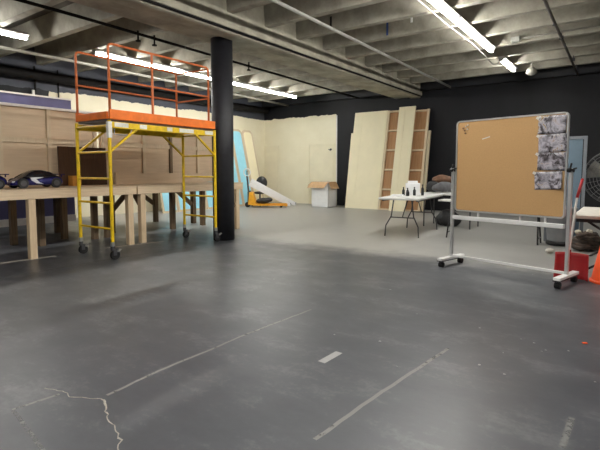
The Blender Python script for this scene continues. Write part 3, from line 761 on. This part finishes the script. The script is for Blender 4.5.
# ------------------------------------------------------------------ cork board on wheels
ba = -.248
BC = Vector((-1.206, 5.863, 0))
t = thing('mobile_cork_board', 'large brown cork board on a silver wheeled stand', 'board', BC, ba)
def rrect(w, z0, z1, r, y):
    pts = []
    for (cx, cz, a0) in ((w - r, z0 + r, -PI / 2), (w - r, z1 - r, 0), (-w + r, z1 - r, PI / 2), (-w + r, z0 + r, PI)):
        for k in range(7):
            a = a0 + PI / 2 * k / 6; pts.append((cx + r * math.cos(a), y, cz + r * math.sin(a)))
    return pts
HW, Z0, Z1 = .661, .72, 1.872
# frame as a swept ring
mb = MB(); outer, inner = rrect(HW, Z0, Z1, .05, 0), rrect(HW - .016, Z0 + .016, Z1 - .016, .035, 0)
vo = [[mb.bm.verts.new((p[0], y, p[2])) for p in outer] for y in (-.018, .018)]
vi = [[mb.bm.verts.new((p[0], y, p[2])) for p in inner] for y in (-.018, .018)]
n = len(outer)
for k in range(n):
    j = (k + 1) % n
    mb.bm.faces.new((vo[0][k], vo[0][j], vi[0][j], vi[0][k])); mb.bm.faces.new((vo[1][k], vi[1][k], vi[1][j], vo[1][j]))
    mb.bm.faces.new((vo[0][k], vo[1][k], vo[1][j], vo[0][j])); mb.bm.faces.new((vi[0][k], vi[0][j], vi[1][j], vi[1][k]))
mb.build('frame', 'alu', t)
MB().poly([(p[0], -.012, p[2]) for p in rrect(HW - .02, Z0 + .02, Z1 - .02, .03, 0)], (0, .022, 0)).build('cork_panel', 'cork', t)
MB().box((0, -.02, .640), (2 * HW + .01, .05, .05)).build('tray', 'white_metal', t, bevel=.006)
for x in (-.34, .18, .46): MB().box((x, 0, .69), (.018, .018, .06)).build('tray_bracket', 'white_metal', t)
for s in (-1, 1):
    px = s * .70
    MB().span((px - .018, -.02, .12), (px + .018, .02, 1.27)).build('post', 'alu', t, bevel=.004)
    kn = MB().cyl((px - s * .05, 0, 1.245), (px + s * .03, 0, 1.245), .018).ball((px + s * .0, -.045, 1.25), .026, (1, 1, 1)).build('pivot_knob', 'black', t)
    MB().bar((px, -.03, 1.25), (px + .07, -.05, 1.27), .014, .014).bar((px, -.03, 1.27), (px + .02, -.05, 1.32), .014, .014).build('lever', 'black', kn)
    ft = MB().span((px - .035, -.27, .085), (px + .035, .27, .12)).build('foot', 'white_metal', t, bevel=.006)
    MB().span((px - .036, -.272, .078), (px + .036, .272, .09)).build('foot_base', 'black', ft)
    for e in (-1, 1):
        c = MB().cyl((px, e * .225, .05), (px, e * .225, .08), .014).box((px, e * .225, .058), (.05, .035, .02)).build('caster', 'black', ft)
        MB().cyl((px - .026, e * .225, .035), (px + .026, e * .225, .035), .035, 18).build('wheel', 'rubber', c)
MB().span((-.69, -.012, .115), (.69, .012, .145)).build('crossbar', 'white_metal', t, bevel=.003)
RB = Matrix.Rotation(ba, 4, 'Z')
def onboard(x, y, z): return tuple(BC + RB @ Vector((x, y, z)))
# pinned photo prints
for i, (zc, lb, dx, rot, mat_) in enumerate(((1.745, 'topmost photo print pinned at the right edge of the cork board', .0, .02, None),
        (1.545, 'second photo print from the top on the cork board', .01, -.03, None),
        (1.345, 'third photo print from the top on the cork board', .005, .02, None),
        (1.135, 'lowest photo print on the cork board, its corner curling away', -.02, -.05, None))):
    pr = thing('photo_print', lb, 'photo', onboard(.498 + dx, -.0135 - .004 * (3 - i if i < 3 else 0), zc), ba, 'photo prints on the cork board')
    mb = MB(); nx, nz = 10, 8; w, h = .29, .198
    g = {}
    for a in range(nx + 1):
        for b in range(nz + 1):
            u, v = a / nx, b / nz
            curl = .035 * max(0, (u - .55) / .45) ** 2 * max(0, (.6 - v) / .6) if i == 3 else .006 * math.sin(PI * u)
            g[a, b] = mb.bm.verts.new(((u - .5) * w, -.002 - curl, (v - .5) * h))
    for a in range(nx):
        for b in range(nz): mb.bm.faces.new((g[a, b], g[a + 1, b], g[a + 1, b + 1], g[a, b + 1]))
    o = mb.build('paper', print_mat('photo_picture_%d' % i, i + 1), pr, smooth=True); o.rotation_euler = (0, rot, 0)
    sd = o.modifiers.new('thick', 'SOLIDIFY'); sd.thickness = .0012
    MB().box((-.15, -.006, .08), (.035, .002, .03), (0, .6, 0)).build('tape_corner', 'cloth', pr)
for k, (dx, dz) in enumerate(((0, 0), (.035, .02), (.02, -.03), (.055, -.015), (.03, -.065), (.06, .035))):
    p = thing('push_pin', 'tiny pin in the cluster at the upper left corner of the cork board', 'push pin', onboard(-.56 + dx, -.012, 1.775 + dz), ba, 'push pins in the upper left corner of the board')
    MB().cyl((0, 0, 0), (0, -.012, 0), .007, 10).build('head', 'cloth' if k % 2 else 'bagbrown', p)
    MB().cyl((0, -.012, 0), (0, -.018, 0), .010, 10).build('cap', 'cloth' if k % 2 else 'bagbrown', p)
tag(MB().box((0, 0, 0), (.10, .002, .012), (0, -.25, 0)).build('paper_scrap', 'cloth', loc=onboard(-.26, -.0135, 1.64), rz=ba), 'thin pale paper scrap on the cork, left of centre near the top', 'paper')

# ------------------------------------------------------------------ things behind the right post
t = thing('tall_panel', 'tall blue-grey panel with grey frame behind the cork board\'s right edge', 'panel', (-.92, 9.05, 0), 0)
t.rotation_euler = (-.03, 0, 0)
MB().span((-.25, 0, .02), (.23, .02, 1.78)).build('face', 'bluegrey', t)
f = MB()
for s in (-1, 1): f.span((s * .27 - .025, -.012, 0), (s * .27 + .025, .03, 1.82))
f.span((-.25, -.012, 1.77), (.25, .03, 1.82)).span((-.25, -.012, 0), (.25, .03, .05))
f.build('frame', 'greyframe', t, bevel=.003)
t = thing('waste_bin', 'round grey plastic bin on the floor behind the cork board\'s right post', 'bin', (-.93, 8.72, 0))
MB().lathe([(0, 0), (.17, 0), (.185, .06), (.235, .58), (.25, .60), (.25, .63), (.232, .63), (.225, .60), (.18, .08), (0, .08)], (0, 0, 0), 32).build('body', 'bin', t, smooth=True)
MB().lathe([(.19, .01), (.205, .02), (.205, .07), (.19, .08)], (0, 0, 0), 32).build('base_ring', 'black', t, smooth=True)
# fan
t = thing('drum_fan', 'large dark floor fan with wire grille at the right edge', 'fan', (-.24, 9.40, 0), math.radians(4))
ZC, R = 1.13, .46
dr = MB().lathe([(R - .03, -.14), (R, -.15), (R, .15), (R - .03, .14)], (0, 0, ZC), 40, (PI / 2, 0, 0)).build('drum', 'darkmetal', t, smooth=True)
gr = MB()
for k in range(1, 10): gr.path([(R * k / 9.2 * math.cos(a), -.165 - .03 * (1 - (k / 9) ** 2), ZC + R * k / 9.2 * math.sin(a)) for a in [2 * PI * j / 36 for j in range(36)]], .0035, 5, True)
for j in range(24):
    a = 2 * PI * j / 24
    gr.path([(.05 * math.cos(a), -.195, ZC + .05 * math.sin(a)), (.5 * R * math.cos(a), -.185, ZC + .5 * R * math.sin(a)), (R * math.cos(a), -.15, ZC + R * math.sin(a))], .003, 5)
gr.build('front_grille', 'fanwire', t)
MB().cyl((0, -.205, ZC), (0, -.185, ZC), .075, 24).build('badge', 'darkmetal', t)
for k in range(3):
    a0 = 2 * PI * k / 3 + .5; mb = MB(); P = []
    for (rr, da, yy) in ((.07, -.25, -.05), (.07, .35, .06), (.22, .55, .08), (.39, .60, .07), (.41, .2, .0), (.40, -.25, -.09), (.22, -.30, -.08)):
        P.append((rr * math.cos(a0 + da), yy, ZC + rr * math.sin(a0 + da)))
    mb.poly(P, (0, .006, 0)); mb.build('blade', 'pipegrey', t)
MB().cyl((0, -.08, ZC), (0, .22, ZC), .08, 20).build('motor', 'black', t)
MB().cyl((-R, .20, ZC), (R, .20, ZC), .012).build('motor_mount', 'darkmetal', t)
st = MB()
st.path([(-R - .03, 0, ZC), (-R - .03, 0, .60), (-R + .12, 0, .52), (R - .12, 0, .52), (R + .03, 0, .60), (R + .03, 0, ZC)], .018, 8)
st.build('yoke', 'darkmetal', t)
MB().cyl((0, 0, .04), (0, 0, .52), .03).cyl((0, 0, 0), (0, 0, .04), .26, 28).build('stand', 'darkmetal', t)
# white-topped table at the right
t = thing('cloth_table', 'low table with off-white top and black legs at the right edge', 'table', (.05, 7.185, 0))
MB().box((0, 0, .688), (1.22, 1.50, .045)).build('tabletop', 'cloth', t, bevel=.01)
for y in (-.72, .72): MB().box((0, y, .645), (1.14, .03, .04)).build('under_rail', 'black', t)
for y in (-.62, .62):
    for s in (-1, 1): MB().bar((-s * .50, y + s * .03, 0), (s * .50, y + s * .03, .66), .04, .025).build('leg', 'black', t)
tag(MB().box((0, 0, 0), (.10, .035, .02), (0, 0, .5)).build('marker_pen', 'baggrey', loc=(-.18, 6.75, .722), bevel=.004), 'small grey tool lying on the off-white table top', 'tool')
# rope heap
random.seed(3)
mb = MB(); pts = []
for k in range(90):
    a = k * .42; rr = .13 + .05 * math.sin(k * .9)
    pts.append((rr * 1.2 * math.cos(a), rr * math.sin(a), .035 + .24 * (k / 90) + .02 * math.sin(k * 1.7)))
t = thing('rope_heap', 'heap of thick mottled dark rope on the floor behind the off-white table', 'rope', (-.50, 8.30, 0))
mb.path(pts, .036, 10).build('coil', 'rope', t, smooth=True)
for k, (x, y, z) in enumerate(((-.13, -.10, .30), (.02, -.12, .32), (-.15, -.02, .15), (.11, -.1, .22))):
    MB().ball((x, y, z), .042, (1.1, 1, .9)).build('knot', 'ropelight' if k < 3 else 'bagbrown', t, smooth=True)
tag(MB().ball((0, 0, 0), .05, (1.2, 1, .8)).build('white_ball', 'cloth', loc=(-.95, 7.75, .04), smooth=True), 'small off-white lump on the floor behind the red shovel', 'lump')
# red shovel
t = thing('shovel', 'red plastic scoop shovel with pale shaft and red grip', 'shovel', (-.515, 6.02, 0), 0)
mb = MB(); g = {}; nx, nz = 12, 8
for a in range(nx + 1):
    for b in range(nz + 1):
        u, v = a / nx - .5, b / nz
        w = .345 * (1 - .04 * v)
        g[a, b] = mb.bm.verts.new((u * w, .05 * (1 - (2 * u) ** 2) + .10 * v - .06 * v * v - (.03 if abs(u) > .45 else 0), .005 + v * .295))
for a in range(nx):
    for b in range(nz): mb.bm.faces.new((g[a, b], g[a + 1, b], g[a + 1, b + 1], g[a, b + 1]))
sc = mb.build('scoop', 'red', t, smooth=True); sd = sc.modifiers.new('thick', 'SOLIDIFY'); sd.thickness = .012
MB().cyl((-.036, .085, .12), (-.034, .095, .33), .022, 12).build('socket', 'red', t)
MB().cyl((-.035, .09, .30), (-.012, .48, .92), .012, 12).build('shaft', 'white_metal', t)
MB().cyl((-.012, .475, .91), (.025, .61, 1.13), .017, 12).ball((.025, .61, 1.13), .019).build('grip', 'red', t, smooth=True)
# cone
t = thing('traffic_cone', 'orange traffic cone cut off by the right edge', 'traffic cone', (-.12, 6.12, 0))
MB().lathe([(0, 0), (.225, 0), (.225, .02), (.21, .03), (0, .03)], (0, 0, 0), 32).build('base', 'cone', t)
MB().lathe([(.205, .03), (.20, .05), (.04, .90), (.0, .90)], (0, 0, 0), 36).build('body', 'cone', t, smooth=True)
mb = MB(); g = {}
for i in range(9):
    for j, z in enumerate((.27, .42)):
        a = -PI / 2 + math.radians(-42 + 84 * i / 8); rr = .2035 - (z - .03) * .1897 + .002
        g[i, j] = mb.bm.verts.new((rr * math.cos(a), rr * math.sin(a), z))
for i in range(8): mb.bm.faces.new((g[i, 0], g[i + 1, 0], g[i + 1, 1], g[i, 1]))
mb.build('reflective_patch', 'sticker', t, smooth=True)

# ------------------------------------------------------------------ world, camera, view
w = bpy.data.worlds.new('World'); scene.world = w; w.use_nodes = True
w.node_tree.nodes['Background'].inputs[0].default_value = (.02, .02, .022, 1)
w.node_tree.nodes['Background'].inputs[1].default_value = 1.0
cd = bpy.data.cameras.new('Camera'); cam = bpy.data.objects.new('Camera', cd); C.objects.link(cam)
cd.sensor_width = 36; cd.lens = 460 / 600 * 36; cd.clip_start = .05; cd.clip_end = 100
cam.location = (0, 0, 1.25)
cam.rotation_euler = (math.radians(90 - 4.4378), 0, math.radians(35.7379))
cd.shift_y = -19.3 / 600
scene.camera = cam
scene.view_settings.view_transform = 'Standard'; scene.view_settings.look = 'None'
scene.view_settings.exposure = 0.38; scene.view_settings.gamma = 1.0
scene.view_settings.use_curve_mapping = False
scene.cycles.use_denoising = True
scene.cycles.max_bounces = 8; scene.cycles.diffuse_bounces = 5
scene.cycles.sample_clamp_indirect = 6.0
